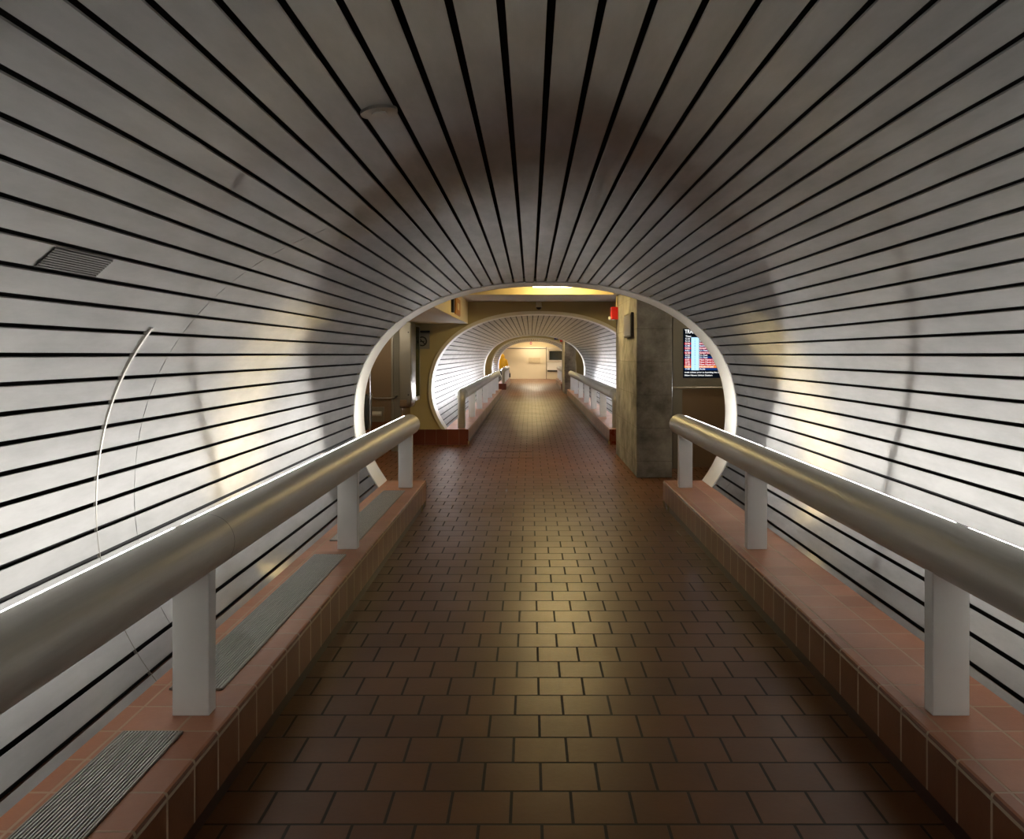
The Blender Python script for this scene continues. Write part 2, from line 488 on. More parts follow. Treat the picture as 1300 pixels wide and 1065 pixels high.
def fill_lamp(x, y, z, label, cat='lamp'):  # added lamps, out of view, that brighten the halls and passage
    t = thing('ceiling_lamp', label, cat, (x, y, z), 'added unseen fill lamps in the halls')
    b = MB(); b.box(x-0.62, x+0.62, y-0.10, y+0.10, z-0.03, z+0.004, 0, 0.003); b.build('tray', M['white'], t)
    b = MB(); b.box(x-0.58, x+0.58, y-0.075, y+0.075, z-0.075, z-0.03); b.build('lens', M['lens_fill'], t)
fill_lamp(-2.9, 10.6, 2.144, 'added fill lamp under the left bulkhead, unseen behind the near ring')
fill_lamp(3.2, 10.0, CEIL, 'added fill lamp on the ceiling right of the departure board, unseen behind the near ring')
fill_lamp(3.0, 33.0, CEIL, 'added fill lamp at the right side of the second hall, unseen behind its ring')
fill_lamp(-1.0, RY+1.2, 2.8, 'left added fill lamp, unseen in the hall behind the photographer')
fill_lamp(1.3, RY+1.2, 2.8, 'right added fill lamp, unseen in the hall behind the photographer')
fill_lamp(-2.6, 33.0, CEIL, 'added fill lamp at the left side of the second hall, unseen behind its ring')
# ------------------------------------------------------------------ curbs
def curb(name, sg, y0, y1):
    xe = XC+sg*CURB_X; xw = XC+sg*1.78
    b = MB(); r = 0.012
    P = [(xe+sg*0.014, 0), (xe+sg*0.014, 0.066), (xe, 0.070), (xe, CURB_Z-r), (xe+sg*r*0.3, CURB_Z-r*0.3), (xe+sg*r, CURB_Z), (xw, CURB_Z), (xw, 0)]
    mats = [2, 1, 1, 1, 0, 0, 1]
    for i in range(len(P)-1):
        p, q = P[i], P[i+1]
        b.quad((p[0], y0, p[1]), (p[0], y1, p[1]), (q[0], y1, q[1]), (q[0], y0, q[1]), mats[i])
    for y in (y0, y1):
        b.poly([(p[0], y, p[1]) for p in P], 3)
    return struct(recalc(b.build(name, [M['curb_top'], M['curb_face'], M['toe'], M['base_face']])))
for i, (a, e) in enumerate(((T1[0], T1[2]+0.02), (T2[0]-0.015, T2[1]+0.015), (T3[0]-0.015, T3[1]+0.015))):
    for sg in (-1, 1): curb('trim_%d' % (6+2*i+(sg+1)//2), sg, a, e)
# tiled base of the hall walls
for i, y in enumerate((T2[0], T3[0])):
    for nm, x0, x1 in (('baseboard_left', -4.6, XC-CURB_X-0.01), ('baseboard_right', XC+CURB_X+0.01, 4.6)):
        b = MB(); b.box(x0, x1, y-0.014, y+0.1, 0.0, CURB_Z-0.002); struct(b.build(nm, M['base_face']))

# ------------------------------------------------------------------ handrails
def rail(sg, y0, y1, posts, label, elbow=False, joints=(), lit=True):
    x = XC+sg*RAIL_X; zc = RAIL_Z; r = RAIL_R
    t = thing('handrail', label, 'handrail', (x, (y0+y1)/2, CURB_Z), 'tubular handrails of the passage')
    b = MB(); n = 48
    circ = lambda y: [(x+r*math.cos(2*PI*k/n), y, zc+r*math.sin(2*PI*k/n)) for k in range(n)]
    ys = y0+0.22 if elbow else y0
    b.grid([circ(ys), circ(y1-0.008)], 0, True)
    b.grid([circ(y1-0.008), [(x+0.95*r*math.cos(2*PI*k/n), y1, zc+0.95*r*math.sin(2*PI*k/n)) for k in range(n)]], 0, True)
    b.build('rail_tube', M['rail'], t, smooth=True)
    e = MB(); e.cyl((x, y1-0.004, zc), (x, y1+0.003, zc), r*0.955, 48); e.build('end_cap', M['cap'], t)
    if elbow:                                # tube bends down into an end post
        rings = []
        rb = 0.15
        for i in range(13):
            a = PI/2*i/12
            cy = y0+0.07+rb-rb*math.sin(a); cz = zc-rb+rb*math.cos(a)
            k_ = i/12; rx = r*(1-k_)+0.068*k_; rz = r*(1-k_)+0.06*k_
            ny, nz = math.sin(a), math.cos(a)   # in-plane radial direction of the bend
            rings.append([(x+rx*math.cos(2*PI*k/n), cy-rz*math.sin(2*PI*k/n)*ny, cz+rz*math.sin(2*PI*k/n)*nz) for k in range(n)])
        last = rings[-1]
        rings.append([(p[0], p[1], CURB_Z) for p in last])
        b = MB(); b.grid(rings, 0, True, True); b.build('end_post', M['cap'], t, smooth=True)
    for y in posts:
        p = MB(); p.box(x-0.068, x+0.068, y, y+0.066, CURB_Z, zc-0.05, 0, 0.004); p.build('post', M['post'], t)
    for y in joints:
        j = MB()
        for yy in (y-0.0015, y+0.0015): pass
        j.grid([[(x+(r+0.0007)*math.cos(2*PI*k/n), yy, zc+(r+0.0007)*math.sin(2*PI*k/n)) for k in range(n)] for yy in (y-0.0015, y+0.0015)], 0, True)
        j.build('joint', M['groove'], t)
    if lit:                                  # lamps set into the wall side of the tube
        stops = sorted(posts)
        spans = []
        prev = ys
        for y in stops:
            if y == stops[-1]: break
            if y-0.02-prev > 0.15: spans.append((prev, y-0.02))
            prev = y+0.086
        if y1-prev > 0.1: spans.append((prev, y1-0.06))
        for q0, q1 in spans:
            L = MB(); P = []; amax = 57 if elbow else 66
            for i in range(10):
                a = math.radians(-12+(amax+12)*i/9); d = r+0.004 if 0 < i < 9 else r-0.002
                P.append((x+sg*d*math.cos(a), zc+d*math.sin(a)))
            for i in range(10):
                a = math.radians(amax-(amax+12)*i/9)
                P.append((x+sg*(r-0.004)*math.cos(a), zc+(r-0.004)*math.sin(a)))
            L.grid([[(p[0], q0, p[1]) for p in P], [(p[0], q1, p[1]) for p in P]], 0, True, True)
            recalc(L.build('light_lens', M['lamp_far'] if elbow else M['lamp'], t))
    return t
near_posts = [3.0+2.567*k for k in range(-4, 3)]
rail(-1, -8.6, 8.47, near_posts, 'near left fat satin metal handrail on white posts, beside the floor grilles', joints=(3.16, -3.0))
rail(1, -8.6, 8.50, near_posts, 'near right fat satin metal handrail on white posts, without grilles at its feet', joints=(-1.0,))
mid_posts = [17.36+2.567*k for k in range(6)]
rail(-1, 14.72, 31.2, mid_posts, 'left handrail inside the second tunnel, its near end bent down into a post', True)
rail(1, 14.72, 31.2, mid_posts, 'right handrail inside the second tunnel, partly hidden by the nearer concrete column', True)
far_posts = [39.9, 42.45, 45.0]
rail(-1, 37.4, 45.25, far_posts, 'farthest left handrail, in the third tunnel in front of the yellow jacket', True)
rail(1, 37.4, 45.25, far_posts, 'farthest right handrail, in the third tunnel below the white screen case', True)

# ------------------------------------------------------------------ floor grilles on the left curb
def grille(y0, y1, label):
    x0, x1 = XC-1.573, XC-1.363; z = CURB_Z
    t = thing('air_grille', label, 'grille', ((x0+x1)/2, (y0+y1)/2, z), 'linear air grilles on the left curb')
    b = MB(); b.box(x0, x1, y0, y1, z, z+0.0012); b.build('pan', M['gap_shade'], t)  # black sheet painted in for the shade between the bars
    f = MB()
    for a in ((x0, x0+0.006, y0, y1), (x1-0.006, x1, y0, y1), (x0, x1, y0, y0+0.004), (x0, x1, y1-0.004, y1)): f.box(*a, z, z+0.009)
    f.build('frame', M['greymetal'], t)
    s = MB(); n = 17
    for i in range(n):
        c = x0+0.012+(x1-x0-0.024)*i/(n-1); s.box(c-0.0027, c+0.0027, y0+0.004, y1-0.004, z+0.004, z+0.009)
    s.build('bars', M['bar'], t)
grille(0.66, 2.865, 'nearest linear metal grille set in the left curb, in front of the first post')
grille(3.23, 5.40, 'middle linear metal grille on the left curb, between first and second white posts')
grille(5.81, 7.93, 'far linear metal grille on the left curb, ending by the ring foot')

# ------------------------------------------------------------------ fittings on the slats
wl = [o for o in bpy.data.objects if o.name == 'wall_left'][0]
b = MB(); sA, sB = s_at_z(H+0.11), S_FOOT
n = 30
for i in range(n):
    s0, s1 = -(sA+(sB-sA)*i/n), -(sA+(sB-sA)*(i+1)/n)
    w_ = max(0.0, 1-i/(n*0.55))
    for (ya, yb, d0, mi) in ((3.318-0.013*w_, 3.322, -0.001-0.006*w_, 0), (3.322, 3.325+0.005*w_, 0.004, 1)):
        p, q = off(s0, d0), off(s1, d0); p2, q2 = off(s0, 0.01), off(s1, 0.01)
        b.quad((p[0], ya, p[1]), (p[0], yb, p[1]), (q[0], yb, q[1]), (q[0], ya, q[1]), mi)
        b.quad((p[0], ya, p[1]), (q[0], ya, q[1]), (q2[0], ya, q2[1]), (p2[0], ya, p2[1]), mi)
        b.quad((p[0], yb, p[1]), (q[0], yb, q[1]), (q2[0], yb, q2[1]), (p2[0], yb, p2[1]), mi)
b.build('access_panel_edge', [M['greymetal'], M['groove']], wl)

def hit(u, v):
    """where a pixel's line of sight meets the near tunnel: returns s, y"""
    best = None
    d = ((u-673.5)/F, (450.0-v)/F)
    sg = -1 if d[0] < 0 else 1
    for i in range(0, 900):
        s = sg*S_FOOT*i/900
        x, z, _, _ = prof(s)
        cr = d[0]*(z-H)-d[1]*x
        dot = d[0]*x+d[1]*(z-H)
        if dot <= 0: continue
        if best is None or abs(cr) < best[0]: best = (abs(cr), s, math.hypot(x, z-H)/math.hypot(*d))
    return best[1], best[2]
def slat_of(s): return math.floor(s/PITCH)

s_v, y_v = hit(95, 331); k = slat_of(s_v)
_, ya = hit(50, 331); _, yb = hit(142, 331)
s0, s1 = k*PITCH+GAP/2, (k+1)*PITCH-GAP/2
x_, z_ = off((s0+s1)/2, 0)
t = thing('wall_vent', 'small ribbed vent set into an upper slat of the left wall', 'vent', (x_, (ya+yb)/2, z_))
b = MB()
q = [off(s0+0.001, -0.0015), off(s1-0.001, -0.0015)]
b.quad((q[0][0], ya, q[0][1]), (q[0][0], yb, q[0][1]), (q[1][0], yb, q[1][1]), (q[1][0], ya, q[1][1])); b.build('vent_plate', M['groove'], t)
b = MB(); nb = 9
for i in range(nb):
    sa = s0+0.003+(s1-s0-0.006)*i/nb; sb = sa+(s1-s0)/nb*0.62
    p, q, p2, q2 = off(sa, -0.001), off(sb, -0.001), off(sa, -0.005), off(sb, -0.005)
    for aa, bb in ((p, p2), (p2, q2), (q2, q)):
        b.quad((aa[0], ya, aa[1]), (aa[0], yb, aa[1]), (bb[0], yb, bb[1]), (bb[0], ya, bb[1]))
b.build('louvres', M['groove'], t)

s_d, y_d = hit(476, 141); k = slat_of(s_d)
sm = (k+0.5)*PITCH; x_, z_, nx, nz = prof(sm)
o = Vector((x_, y_d, z_)); nn = Vector((nx, 0, nz))
t = thing('ceiling_disc', 'round flush metal cover plate on a ceiling slat, left of the crown', 'cover plate', o)
b = MB(); b.cyl(o-nn*0.008, o+nn*0.001, 0.052, 36); b.build('plate', M['steel'], t, smooth=True)
b = MB(); b.cyl(o-nn*0.012, o-nn*0.008, 0.02, 24); b.build('sensor', M['cap'], t, smooth=True)

# ------------------------------------------------------------------ first hall: left side
# bulkhead below the ceiling
b = MB(); b.box(-4.6, -1.108, 8.6, 14.5, 2.144, CEIL)
bh = struct(b.build('wall_soffit', M['cream']))
t = thing('amber_sign', 'amber sign on the side of the cream bulkhead, upper left in the hall', 'sign', (-1.108, 12.3, 2.2))
b = MB(); b.box(-1.108, -1.088, 11.95, 12.72, 2.19, 2.44, 0, 0.004); b.build('board', M['amber'], t)
b = MB(); b.box(-1.088, -1.085, 12.18, 12.5, 2.27, 2.37); b.build('panel', M['cream'], t)
b = MB(); b.box(-1.113, -1.07, 11.42, 11.56, 2.19, 2.44, 0, 0.004)
tag(b.build('dark_bar', M['black'], origin=(-1.09, 11.5, 2.2)), 'black upright bar on the cream bulkhead, left of the amber sign', 'bar')

# steel-clad lift front facing the passage
YL = 13.55
b = MB(); b.box(-4.6, -2.13, YL, T2[0], 0.0, 2.144)
struct(b.build('wall_lift', M['bronze']))
t = thing('door_jamb', 'pale metal jamb standing between the bronze panel and the steel cabinet', 'jamb', (-2.23, YL-0.02, 0))
b = MB(); b.box(-2.30, -2.265, YL-0.035, YL, 0, 2.144, 0, 0.004); b.build('bright_edge', M['steel'], t)
b = MB(); b.box(-2.265, -2.15, YL-0.02, YL, 0, 2.144); b.build('jamb_face', M['greymetal'], t)
t = thing('grab_bar', 'bent stainless grab bar across the bronze panel in the left recess', 'bar', (-2.4, YL, 0.9))
zb = 1.6-55*YL/F
b = MB(); b.tube([(-2.64, YL, zb+0.05), (-2.64, YL-0.06, zb+0.045), (-2.60, YL-0.09, zb+0.01), (-2.55, YL-0.095, zb), (-2.30, YL-0.095, zb), (-2.235, YL-0.09, zb+0.01), (-2.215, YL-0.05, zb+0.025), (-2.21, YL, zb+0.028)], 0.014)
b.build('bar_tube', M['steel'], t, smooth=True)
for xx, dz in ((-2.64, 0.05), (-2.21, 0.028)):
    b = MB(); b.cyl((xx, YL, zb+dz), (xx, YL-0.008, zb+dz), 0.03); b.build('flange', M['steel'], t)
t = thing('roll_holder', 'square stainless plate with a horizontal cylinder coloured white as its highlight, below the grab bar', 'dispenser', (-2.55, YL, 0.6))
p0, p1 = at(469.5, 535.5, YL), at(488, 516.5, YL)
b = MB(); b.box(p0.x, p1.x, YL-0.025, YL, p0.z, p1.z, 0, 0.004); b.build('plate', M['steel'], t)
q0, q1 = at(469.5, 525, YL), at(485.5, 525, YL)
b = MB(); b.cyl((q0.x, YL-0.06, q0.z), (q1.x, YL-0.06, q0.z), 0.042, 28); b.build('roll', M['white'], t, smooth=True)  # white colour stands in for the bright highlight along the cylinder
b = MB(); b.box(-4.6, -2.13, YL-0.014, YL, 0.0, 0.50); struct(b.build('baseboard_lift', M['curb_face']))

# stainless display cabinet on the wall
YC = 13.3
t = thing('display_cabinet', 'tall stainless wall cabinet with glazed side, standing left of the second ring', 'cabinet', (-2.03, YC+0.1, 0.72))
z0, z1 = 0.725, 2.12
c0, c2, YE, YG = -2.126, -1.937, 13.80, 14.36
b = MB(); rings = []
for z, k in ((z0, 0.30), (z0+0.012, 0.14), (z0+0.04, 0.05), (z0+0.09, 0.0), (z1, 0.0)):
    y_b = YE-0.2*k; x_b = c2-0.18*k; y_a = YC+0.12*k
    rings.append([(c0, y_a, z), (x_b-0.012, y_a, z), (x_b, y_a+0.012, z), (x_b, y_b-0.03, z), (x_b-0.03, y_b, z), (c0, y_b, z)])
b.grid(rings, 0, True, True)
recalc(b.build('body', M['steel'], t, smooth=True))
b = MB(); b.box(c0+0.008, c2-0.012, YC-0.010, YC, z0+0.15, z1-0.05, 0, 0.003); fp = b.build('front_door', M['steel'], t)
for zz in (z0+0.22, z1-0.16):
    b = MB(); b.cyl((c2-0.045, YC-0.016, zz), (c2-0.045, YC-0.010, zz), 0.011); b.build('lock', M['black'], fp)
b = MB(); b.box(c0+0.008, c2-0.07, YC-0.012, YC, z0+0.04, z0+0.135, 0, 0.003); b.build('lower_plate', M['bronze'], t)
b = MB(); b.box(c2, c2+0.008, YC+0.06, YE-0.03, z0+0.12, z1-0.05, 0, 0.003); b.build('side_plate', M['steel'], t)
b = MB(); b.box(c2-0.02, c2, YG-0.03, YG, z0+0.13, z1-0.02, 0, 0.003); b.build('glass_edge', M['steel'], t)
b = MB(); b.box(c2-0.02, c2, YE, YG-0.03, z1-0.045, z1-0.02); b.build('top_rail', M['steel'], t)
b = MB(); b.box(c2-0.02, c2, YE, YG-0.03, z0+0.09, z0+0.16); b.build('bottom_rail', M['steel'], t)
b = MB(); b.box(c2-0.014, c2-0.006, YE, YG-0.03, z0+0.16, z1-0.045); b.build('glass_pane', M['clear'], t)

# no smoking sign and black bracket on the olive wall
YW = T2[0]
p0, p1 = at(526.5, 443, YW), at(545.5, 423, YW); cx, cz = at(536.0, 433.3, YW).x, at(539, 433.3, YW).z
t = thing('smoking_sign', 'square pale no smoking sign on the olive wall behind the steel cabinet', 'sign', ((p0.x+p1.x)/2, YW, p0.z))
b = MB(); b.box(p0.x, p1.x, YW-0.012, YW, p0.z, p1.z, 0, 0.003); b.build('plate', M['greymetal'], t)
b = MB(); n = 40; R_, r_ = 0.088, 0.064
b.grid([[(cx+q*math.cos(2*PI*k/n), y, cz+q*math.sin(2*PI*k/n)) for k in range(n)] for q, y in ((r_, YW-0.012), (r_, YW-0.016), (R_, YW-0.016), (R_, YW-0.012))], 0, True)
a = math.radians(-45); ux, uz = math.cos(a), math.sin(a)
hw = 0.010
b.poly([(cx+ux*s*r_*1.02-uz*w*hw, YW-0.0165, cz+uz*s*r_*1.02+ux*w*hw) for s, w in ((-1, -1), (1, -1), (1, 1), (-1, 1))])
b.build('prohibition_ring', M['black'], t)
b = MB(); b.box(cx-0.05, cx+0.035, YW-0.015, YW-0.012, cz-0.012, cz+0.006); b.box(cx+0.04, cx+0.05, YW-0.015, YW-0.012, cz-0.012, cz+0.006)
b.box(cx+0.035, cx+0.042, YW-0.015, YW-0.012, cz+0.012, cz+0.032); b.build('cigarette', M['black'], t)
p0, p1 = at(533, 422.4, YW), at(546, 419.8, YW)
b = MB(); b.box(p0.x, p1.x, YW-0.07, YW, p0.z, p1.z, 0, 0.006)
tag(b.build('wall_bracket', M['black'], origin=((p0.x+p1.x)/2, YW, p0.z)), 'small black bracket on the wall just above the no smoking sign', 'bracket')

# dark upright panel tucked behind the near ring
p0, p1 = at(440, 547, 10.2), at(468.5, 500, 10.2)
t = thing('dark_kiosk', 'dark narrow upright stand half hidden by the left side of the near ring', 'kiosk', ((p0.x+p1.x)/2, 10.3, 0))
b = MB(); b.box(p0.x, p1.x-0.015, 10.2, 10.5, p0.z, p1.z, 0, 0.03); b.build('body', M['glass'], t)
b = MB(); b.box(p1.x-0.012, p1.x, 10.26, 10.3, 0.0, 1.75, 0, 0.004); b.build('pole', M['steel'], t)
b = MB(); b.box(p0.x-0.05, p1.x+0.02, 10.18, 10.52, 0, 0.03); b.build('base', M['greymetal'], t)
b = MB(); b.box((p0.x+p1.x)/2-0.05, (p0.x+p1.x)/2+0.05, 10.3, 10.4, 0.03, p0.z+0.03); b.build('stem', M['greymetal'], t)

# ------------------------------------------------------------------ first hall: right side
def column(y0, y1, label):
    b = MB(); b.box(1.378, 1.838, y0, y1, 0.0, CEIL, 0, 0.012)
    return tag(b.build('concrete_column', M['concrete'], origin=(1.608, (y0+y1)/2, 0)), label, 'column')
column(10.63, 13.2, 'big square board-marked concrete column just past the near ring, beside the departure board')
column(33.3, 35.9, 'distant concrete column seen through the second tunnel, right of the white screen case')

t = thing('column_sign', 'grey sign plate fixed high on the passage side of the nearer concrete column', 'sign', (1.378, 11.3, 1.84))
b = MB(); b.box(1.338, 1.378, 10.93, 11.75, 1.835, 2.165, 0, 0.006); b.build('frame', M['groove'], t)
b = MB(); b.box(1.332, 1.338, 10.96, 11.72, 1.86, 2.14); b.build('face', M['greymetal'], t)

def fire_alarm(y, label):
    t = thing('fire_alarm', label, 'alarm', (1.378, y, 2.15), 'red fire alarms on the columns')
    b = MB(); b.box(1.265, 1.381, y-0.07, y+0.07, 2.15, 2.35, 0, 0.012); b.build('housing', M['red'], t)
    b = MB(); b.box(1.235, 1.27, y-0.04, y+0.04, 2.15, 2.20, 0, 0.008); b.build('strobe', M['strobe'], t)
    b = MB(); b.cyl((1.362, y, 2.34), (1.362, y, CEIL), 0.014); b.build('conduit', M['cream'], t)
fire_alarm(12.95, 'red fire alarm box high on the nearer column, left of the grey sign plate')
fire_alarm(35.4, 'tiny red fire alarm box on the distant column, beside the blue box')
p = at(706, 429, 37.15)
b = MB(); b.box(p.x-0.09, p.x+0.09, 37.06, 37.2, p.z-0.08, p.z+0.08, 0, 0.01)
tag(b.build('blue_box', M['blue'], origin=(p.x, 37.15, p.z)), 'small blue box on the wall above the third tunnel opening', 'box')

# departure board kiosk
YB = 11.5
t = thing('departure_board', 'grey metal departure board with lit train list, right of the concrete column', 'departure board', (2.5, YB+0.1, 0))
bx = at(854, 403, YB)
b = MB(); b.box(bx.x, 3.3, YB, YB+0.25, 1.145, bx.z, 0, 0.006); cas = b.build('casing', M['greymetal'], t)
b = MB(); b.box(bx.x, bx.x+0.135, YB, YB+0.25, 0.0, 1.115, 0, 0.005); b.build('leg', M['greymetal'], t)
b = MB(); b.box(3.165, 3.3, YB, YB+0.25, 0.0, 1.115, 0, 0.005); b.build('leg', M['greymetal'], t)
b = MB(); b.box(bx.x-0.005, 3.305, YB-0.012, YB+0.255, 1.115, 1.145, 0, 0.004); b.build('ledge', M['steel'], t)
b = MB(); b.box(bx.x+0.135, 3.165, YB+0.12, YB+0.14, 0.0, 1.115); b.build('lower_panel', M['bronze'], t)
kx = YB/F/9.68; cpx = lambda cx: (840+cx/9.68-673.5)/F*YB; cpz = lambda cy: H-(390+cy/9.68-450)/F*YB
SW = 0.92
b = MB(); b.box(cpx(262), cpx(262)+SW, YB-0.008, YB, cpz(868), cpz(262), 0, 0.002)
def screen_mat(name, rgb, p):
    return emit(name, rgb, p)
M['scr_bg'] = screen_mat('screen_black', (8, 12, 18), 1.0)
M['scr_red'] = screen_mat('screen_red', (170, 30, 44), 0.9); M['scr_navy'] = screen_mat('screen_navy', (18, 50, 104), 0.9)
M['scr_dark'] = screen_mat('screen_dark', (10, 20, 40), 0.9); M['scr_pale'] = screen_mat('screen_pale_blue', (176, 216, 250), 0.95)
M['scr_txt'] = screen_mat('screen_white', (250, 250, 250), 1.0); M['scr_or'] = screen_mat('screen_orange', (226, 128, 60), 0.9)
M['scr_blue'] = screen_mat('screen_blue_text', (50, 100, 170), 0.9)
scr = b.build('screen', M['scr_bg'], t)
rows = ['dark', 'dark', 'red', 'navy', 'red', 'navy', 'red', 'dark', 'navy', 'red', 'red', 'red', 'or', 'navy']
names = ['New London', 'Hartford', 'New York', 'Stamford', 'New York', 'S.S. Mystic', 'New York', 'S.S. Hartford', 'S.S. Westport', 'New Haven Line', 'New Haven Line', 'New Haven Line', 'Springfield', 'Amity']
names = ['Grand Central', 'S L East', 'Grand Central', 'Stamford', 'Grand Central', 'S L East', 'Grand Central', 'S L East', 'S L East', 'New Haven Line', 'New Haven Line', 'New Haven Line', 'Hartford Line', 'Acela']
rb, rt, pc = {}, [], MB()
for i, cnm in enumerate(rows):
    za, zb_ = cpz(376+28.4*(i+1)-1), cpz(376+28.4*i+1)
    mbx = rb.setdefault(cnm, MB())
    mbx.box(cpx(278), cpx(362), YB-0.0095, YB-0.008, za, zb_); mbx.box(cpx(458), cpx(262)+SW-0.01, YB-0.0095, YB-0.008, za, zb_)
for cnm, mbx in rb.items(): mbx.build('row_band', M['scr_'+cnm], scr)
pc.box(cpx(362), cpx(458), YB-0.0095, YB-0.008, cpz(774), cpz(370)); pc.build('track_column', M['scr_pale'], scr)
TY = YB-0.0115
text_mesh('TRAINS', 68*kx, M['scr_txt'], scr, (cpx(282), TY, cpz(322)), 'heading', sx=0.76, bold=0.0004)
text_mesh('Time', 34*kx, M['scr_txt'], scr, (cpx(290), TY, cpz(368)), 'column_heading')
times = '5:10 5:14 5:32 5:40 5:55 6:01 6:10 6:22 6:30 6:41 6:55 7:10 7:22 7:40'.split()
for i in range(14):
    zz = cpz(376+28.4*(i+1)-6)
    text_mesh(times[i], 29*kx, M['scr_txt'], scr, (cpx(288), TY, zz), 'row_time', sx=1.15)
    text_mesh(names[i], 28*kx, M['scr_txt'], scr, (cpx(464), TY, zz), 'row_name', sx=1.1)
    text_mesh('%d' % (1+i % 4), 26*kx, M['scr_blue'], scr, (cpx(400), TY, zz), 'row_track')
text_mesh('trade tickets prior to boarding the train', 27*kx, M['scr_txt'], scr, (cpx(280), TY, cpz(808)), 'notice', sx=1.05)
text_mesh('New Haven Union Station', 29*kx, M['scr_txt'], scr, (cpx(280), TY, cpz(845)), 'station_name', sx=1.1)

# security camera above the second ring
p = at(684, 384.5, YW)
t = thing('security_camera', 'small white dome security camera on the wall above the second ring', 'camera', (p.x, YW, 2.45))
b = MB(); b.box(p.x-0.05, p.x+0.05, YW-0.05, YW, 2.465, 2.525, 0, 0.01); b.build('mount', M['white'], t)
b = MB(); b.cyl((p.x, YW-0.075, 2.43), (p.x, YW-0.075, 2.475), 0.06, 24, 0.05); b.build('collar', M['white'], t, smooth=True)
b = MB(); b.ball((p.x, YW-0.075, 2.43), 0.046, 1, 1, 0.9); b.build('dome', M['black'], t, smooth=True)

# access hatch in the hall floor
x0, x1, y0, y1 = -0.80, 0.05, 12.66, 13.5
b = MB()
for q in ((x0, x1, y0, y0+0.025), (x0, x1, y1-0.025, y1), (x0, x0+0.025, y0, y1), (x1-0.025, x1, y0, y1)): b.box(*q, 0.0, 0.004)
tag(b.build('floor_hatch', M['toe'], origin=((x0+x1)/2, (y0+y1)/2, 0)), 'dark metal hatch frame set in the tiled hall floor', 'hatch')

# ------------------------------------------------------------------ end concourse
Y0, Y1 = T3[1], 53.6
for nm, x0, x1 in (('wall_left', -6.7, -6.5), ('wall_right', 6.5, 6.7)):
    b = MB(); b.box(x0, x1, Y0-0.2, Y1+0.2, 0, 3.1); struct(b.build(nm, M['end_wall']))
b = MB(); b.box(-6.5, 6.5, Y0-0.2, Y1+0.2, 2.9, 3.1); struct(b.build('ceiling', M['ceil']))
b = MB(); b.box(-6.5, 6.5, Y1, Y1+0.2, 0, 2.9)
ew = struct(b.build('wall_end', M['end_wall']))
b = MB(); b.box(-6.5, 6.5, 51.4, 51.9, 2.08, 2.9); struct(b.build('wall_beam', M['cream']))
b = MB(); b.box(-6.5, 1.05, 53.57, 53.6, 1.98, 2.02); b.box(1.02, 1.05, 53.57, 53.6, 0.0, 2.9)
b.build('wall_joint', M['groove'], ew)
p0, p1 = at(671, 461, 53.5), at(686, 454, 53.5)
b = MB(); b.box(p0.x, p1.x, 53.56, 53.6, p0.z, p1.z, 0, 0.01); tag(b.build('notice_panel', M['notice'], origin=((p0.x+p1.x)/2, 53.58, p0.z)), 'faint beige notice panel on the far end wall', 'panel')
for i, (xx, yy) in enumerate(((-3.2, 47.2), (0.2, 47.2), (3.4, 47.2), (-3.2, 49.8), (0.2, 49.8), (3.4, 49.8), (0.2, 52.8))):
    t = thing('ceiling_light', 'square lit ceiling panel in the far concourse, out of sight above the third tunnel', 'light', (xx, yy, 2.86), 'ceiling panels of the far concourse')
    b = MB(); b.box(xx-0.5, xx+0.5, yy-0.3, yy+0.3, 2.87, 2.9); b.build('frame', M['white'], t)
    b = MB(); b.box(xx-0.46, xx+0.46, yy-0.26, yy+0.26, 2.86, 2.87); b.build('diffuser', M['end_lens'], t)
p = at(674, 435.7, 51.4)
t = thing('exit_alarm', 'tiny red alarm on the cream beam at the end of the passage', 'alarm', (p.x, 51.38, p.z))
b = MB(); b.box(p.x-0.06, p.x+0.06, 51.34, 51.405, p.z-0.08, p.z+0.08, 0, 0.01); b.build('housing', M['red'], t)
b = MB(); b.box(p.x-0.03, p.x+0.03, 51.33, 51.345, p.z-0.03, p.z+0.03); b.build('strobe', M['strobe'], t)
# white screen case
YS = 52.9
p0, p1 = at(694.4, 459, YS), at(716, 442.3, YS)
t = thing('screen_case', 'white cased dark screen by the end wall, left of the distant column', 'screen', ((p0.x+p1.x)/2, YS+0.2, 0))
b = MB(); b.box(p0.x, p1.x, YS, YS+0.4, p0.z, p1.z, 0, 0.03); b.build('case', M['white'], t)
s0_, s1_ = at(697.2, 457, YS), at(713.4, 445.5, YS)
b = MB(); b.box(s0_.x, s1_.x, YS-0.012, YS, s0_.z, s1_.z, 0, 0.004); b.build('screen', M['glass'], t)
q0, q1 = at(694.6, 470, YS), at(716, 459.6, YS)
b = MB(); b.box(q0.x, q1.x, YS+0.04, YS+0.4, q0.z, q1.z, 0, 0.02); b.build('shelf_box', M['white'], t)
b = MB(); b.box(q0.x+0.02, q1.x-0.02, YS+0.06, YS+0.4, q0.z-0.09, q0.z); b.build('ledge', M['black'], t)
b = MB(); b.box(q0.x+0.2, q1.x-0.12, YS+0.2, YS+0.4, 0.0, q0.z-0.09); b.build('plinth', M['end_wall'], t)

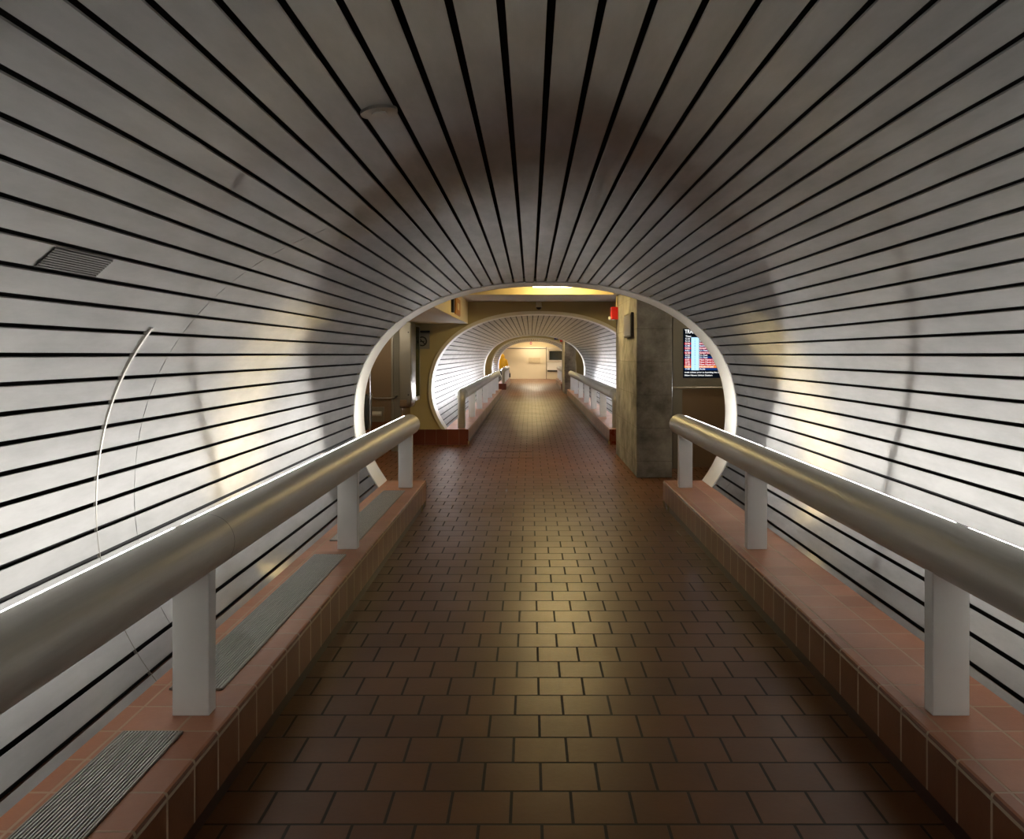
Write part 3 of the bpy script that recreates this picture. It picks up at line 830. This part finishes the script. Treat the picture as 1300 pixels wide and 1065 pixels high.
# ------------------------------------------------------------------ person in a yellow hooded jacket
px, py = -1.58, 46.5
t = thing('person', 'person in a yellow hooded jacket standing behind the farthest left handrail', 'person', (px, py, 0))
def skinned(name, verts, edges, radii, mat, parent):
    me = bpy.data.meshes.new(name); me.from_pydata(verts, edges, []); me.materials.append(mat)
    o = bpy.data.objects.new(name, me); C.objects.link(o); o.parent = parent; WORLD[o.name] = WORLD[parent.name].copy()
    m = o.modifiers.new('skin', 'SKIN'); 
    for i, r in enumerate(radii):
        sv = me.skin_vertices[0].data[i]; sv.radius = r if isinstance(r, tuple) else (r, r); sv.use_root = (i == 0)
    m.use_smooth_shade = True
    s = o.modifiers.new('sub', 'SUBSURF'); s.levels = 1; s.render_levels = 2
    return o
M['skin'] = paint('skin', (196, 148, 120), 0.5); M['yellow'] = paint('yellow_cloth', (232, 178, 30), 0.7); M['denim'] = paint('dark_trousers', (54, 56, 66), 0.8); M['shoe'] = paint('shoe_dark', (30, 28, 28), 0.6)
V = [(0,0,.88),(0,0,1.08),(0,0,1.28),(0,0,1.36),(0,-.01,1.42),(0,-.02,1.51),
     (.09,0,.84),(.10,-.01,.46),(.10,.01,.09),(.10,-.11,.04),(-.09,0,.84),(-.10,-.01,.46),(-.10,.01,.09),(-.10,-.11,.04),
     (.18,0,1.29),(.25,.02,1.03),(.30,-.06,.80),(.31,-.08,.72),(-.18,0,1.29),(-.25,.02,1.03),(-.26,-.06,.80),(-.26,-.08,.72)]
E = [(0,1),(1,2),(2,3),(3,4),(4,5),(0,6),(6,7),(7,8),(8,9),(0,10),(10,11),(11,12),(12,13),(2,14),(14,15),(15,16),(16,17),(2,18),(18,19),(19,20),(20,21)]
Rr = [(.13,.10),(.12,.09),(.14,.10),.07,.052,(.085,.10),.08,.055,.04,.035,.08,.055,.04,.035,.055,.042,.032,.028,.055,.042,.032,.028]
skinned('body', V, E, Rr, M['skin'], t)
def lathe(secs, n=28, mi=0):
    b = MB(); b.grid([[(px+cx+rx*math.cos(2*PI*k/n), py+cy+ry*math.sin(2*PI*k/n), z) for k in range(n)] for z, rx, ry, cx, cy in secs], mi, True, True); return b
lathe([(.80,.225,.16,0,0),(.95,.215,.155,0,0),(1.12,.21,.15,0,0),(1.28,.215,.14,0,0),(1.36,.16,.115,0,0),(1.41,.10,.10,0,0)]).build('jacket', M['yellow'], t, True)
lathe([(1.38,.11,.115,0,.01),(1.45,.118,.13,0,.015),(1.53,.112,.125,0,.02),(1.59,.075,.09,0,.03),(1.63,.02,.03,0,.04)]).build('hood', M['yellow'], t, True)
for s in (-1, 1):
    e = (.30, -.06, .80) if s > 0 else (-.26, -.06, .80)
    b = MB(); b.tube([(px+s*.17, py, 1.31), (px+s*.215, py+.01, 1.20), (px+s*.255, py+.02, 1.03), (px+e[0], py+e[1], e[2])], [.07, .072, .062, .05]); b.build('sleeve', M['yellow'], t, True)
    b = MB(); b.tube([(px+s*.085, py, .86), (px+s*.10, py-.01, .46), (px+s*.10, py+.01, .10)], [.098, .075, .062]); b.build('trouser_leg', M['denim'], t, True)
    b = MB(); b.ball((px+s*.10, py-.05, .045), .05, 1, 2.5, 0.9); b.build('shoe', M['shoe'], t, True)
# small black bag held in the right-hand side hand
bx_, by_ = px+.40, py-.09
t = thing('hand_bag', 'small black bag held low by the person in yellow', 'bag', (bx_-.06, by_, .30))
b = MB(); b.box(bx_-.17, bx_+.05, by_-.06, by_+.06, .30, .54, 0, .03); b.build('bag_body', M['black'], t)
b = MB(); b.tube([(bx_-.14, by_, .53), (bx_-.11, by_, .66), (bx_-.07, by_, .70), (bx_-.03, by_, .66), (bx_+.01, by_, .53)], .008, 8); b.build('handle', M['black'], t)

# ------------------------------------------------------------------ world, camera, view
w = bpy.data.worlds.new('World'); bpy.context.scene.world = w; w.use_nodes = True
w.node_tree.nodes['Background'].inputs[0].default_value = (0.02, 0.02, 0.02, 1)
w.node_tree.nodes['Background'].inputs[1].default_value = 0.2
cd = bpy.data.cameras.new('Camera'); cam = bpy.data.objects.new('Camera', cd); C.objects.link(cam)
cam.location = (0, 0, H); cam.rotation_euler = (PI/2, 0, 0)
cd.sensor_fit = 'HORIZONTAL'; cd.sensor_width = 36; cd.lens = 36*F/1300
cd.shift_x = -(673.5-650)/1300; cd.shift_y = -(532.5-450)/1300
cd.clip_start = 0.02; cd.clip_end = 200
bpy.context.scene.camera = cam
vs = bpy.context.scene.view_settings
vs.view_transform = 'Standard'; vs.look = 'None'; vs.exposure = 0.58; vs.gamma = 1.0; vs.use_curve_mapping = False
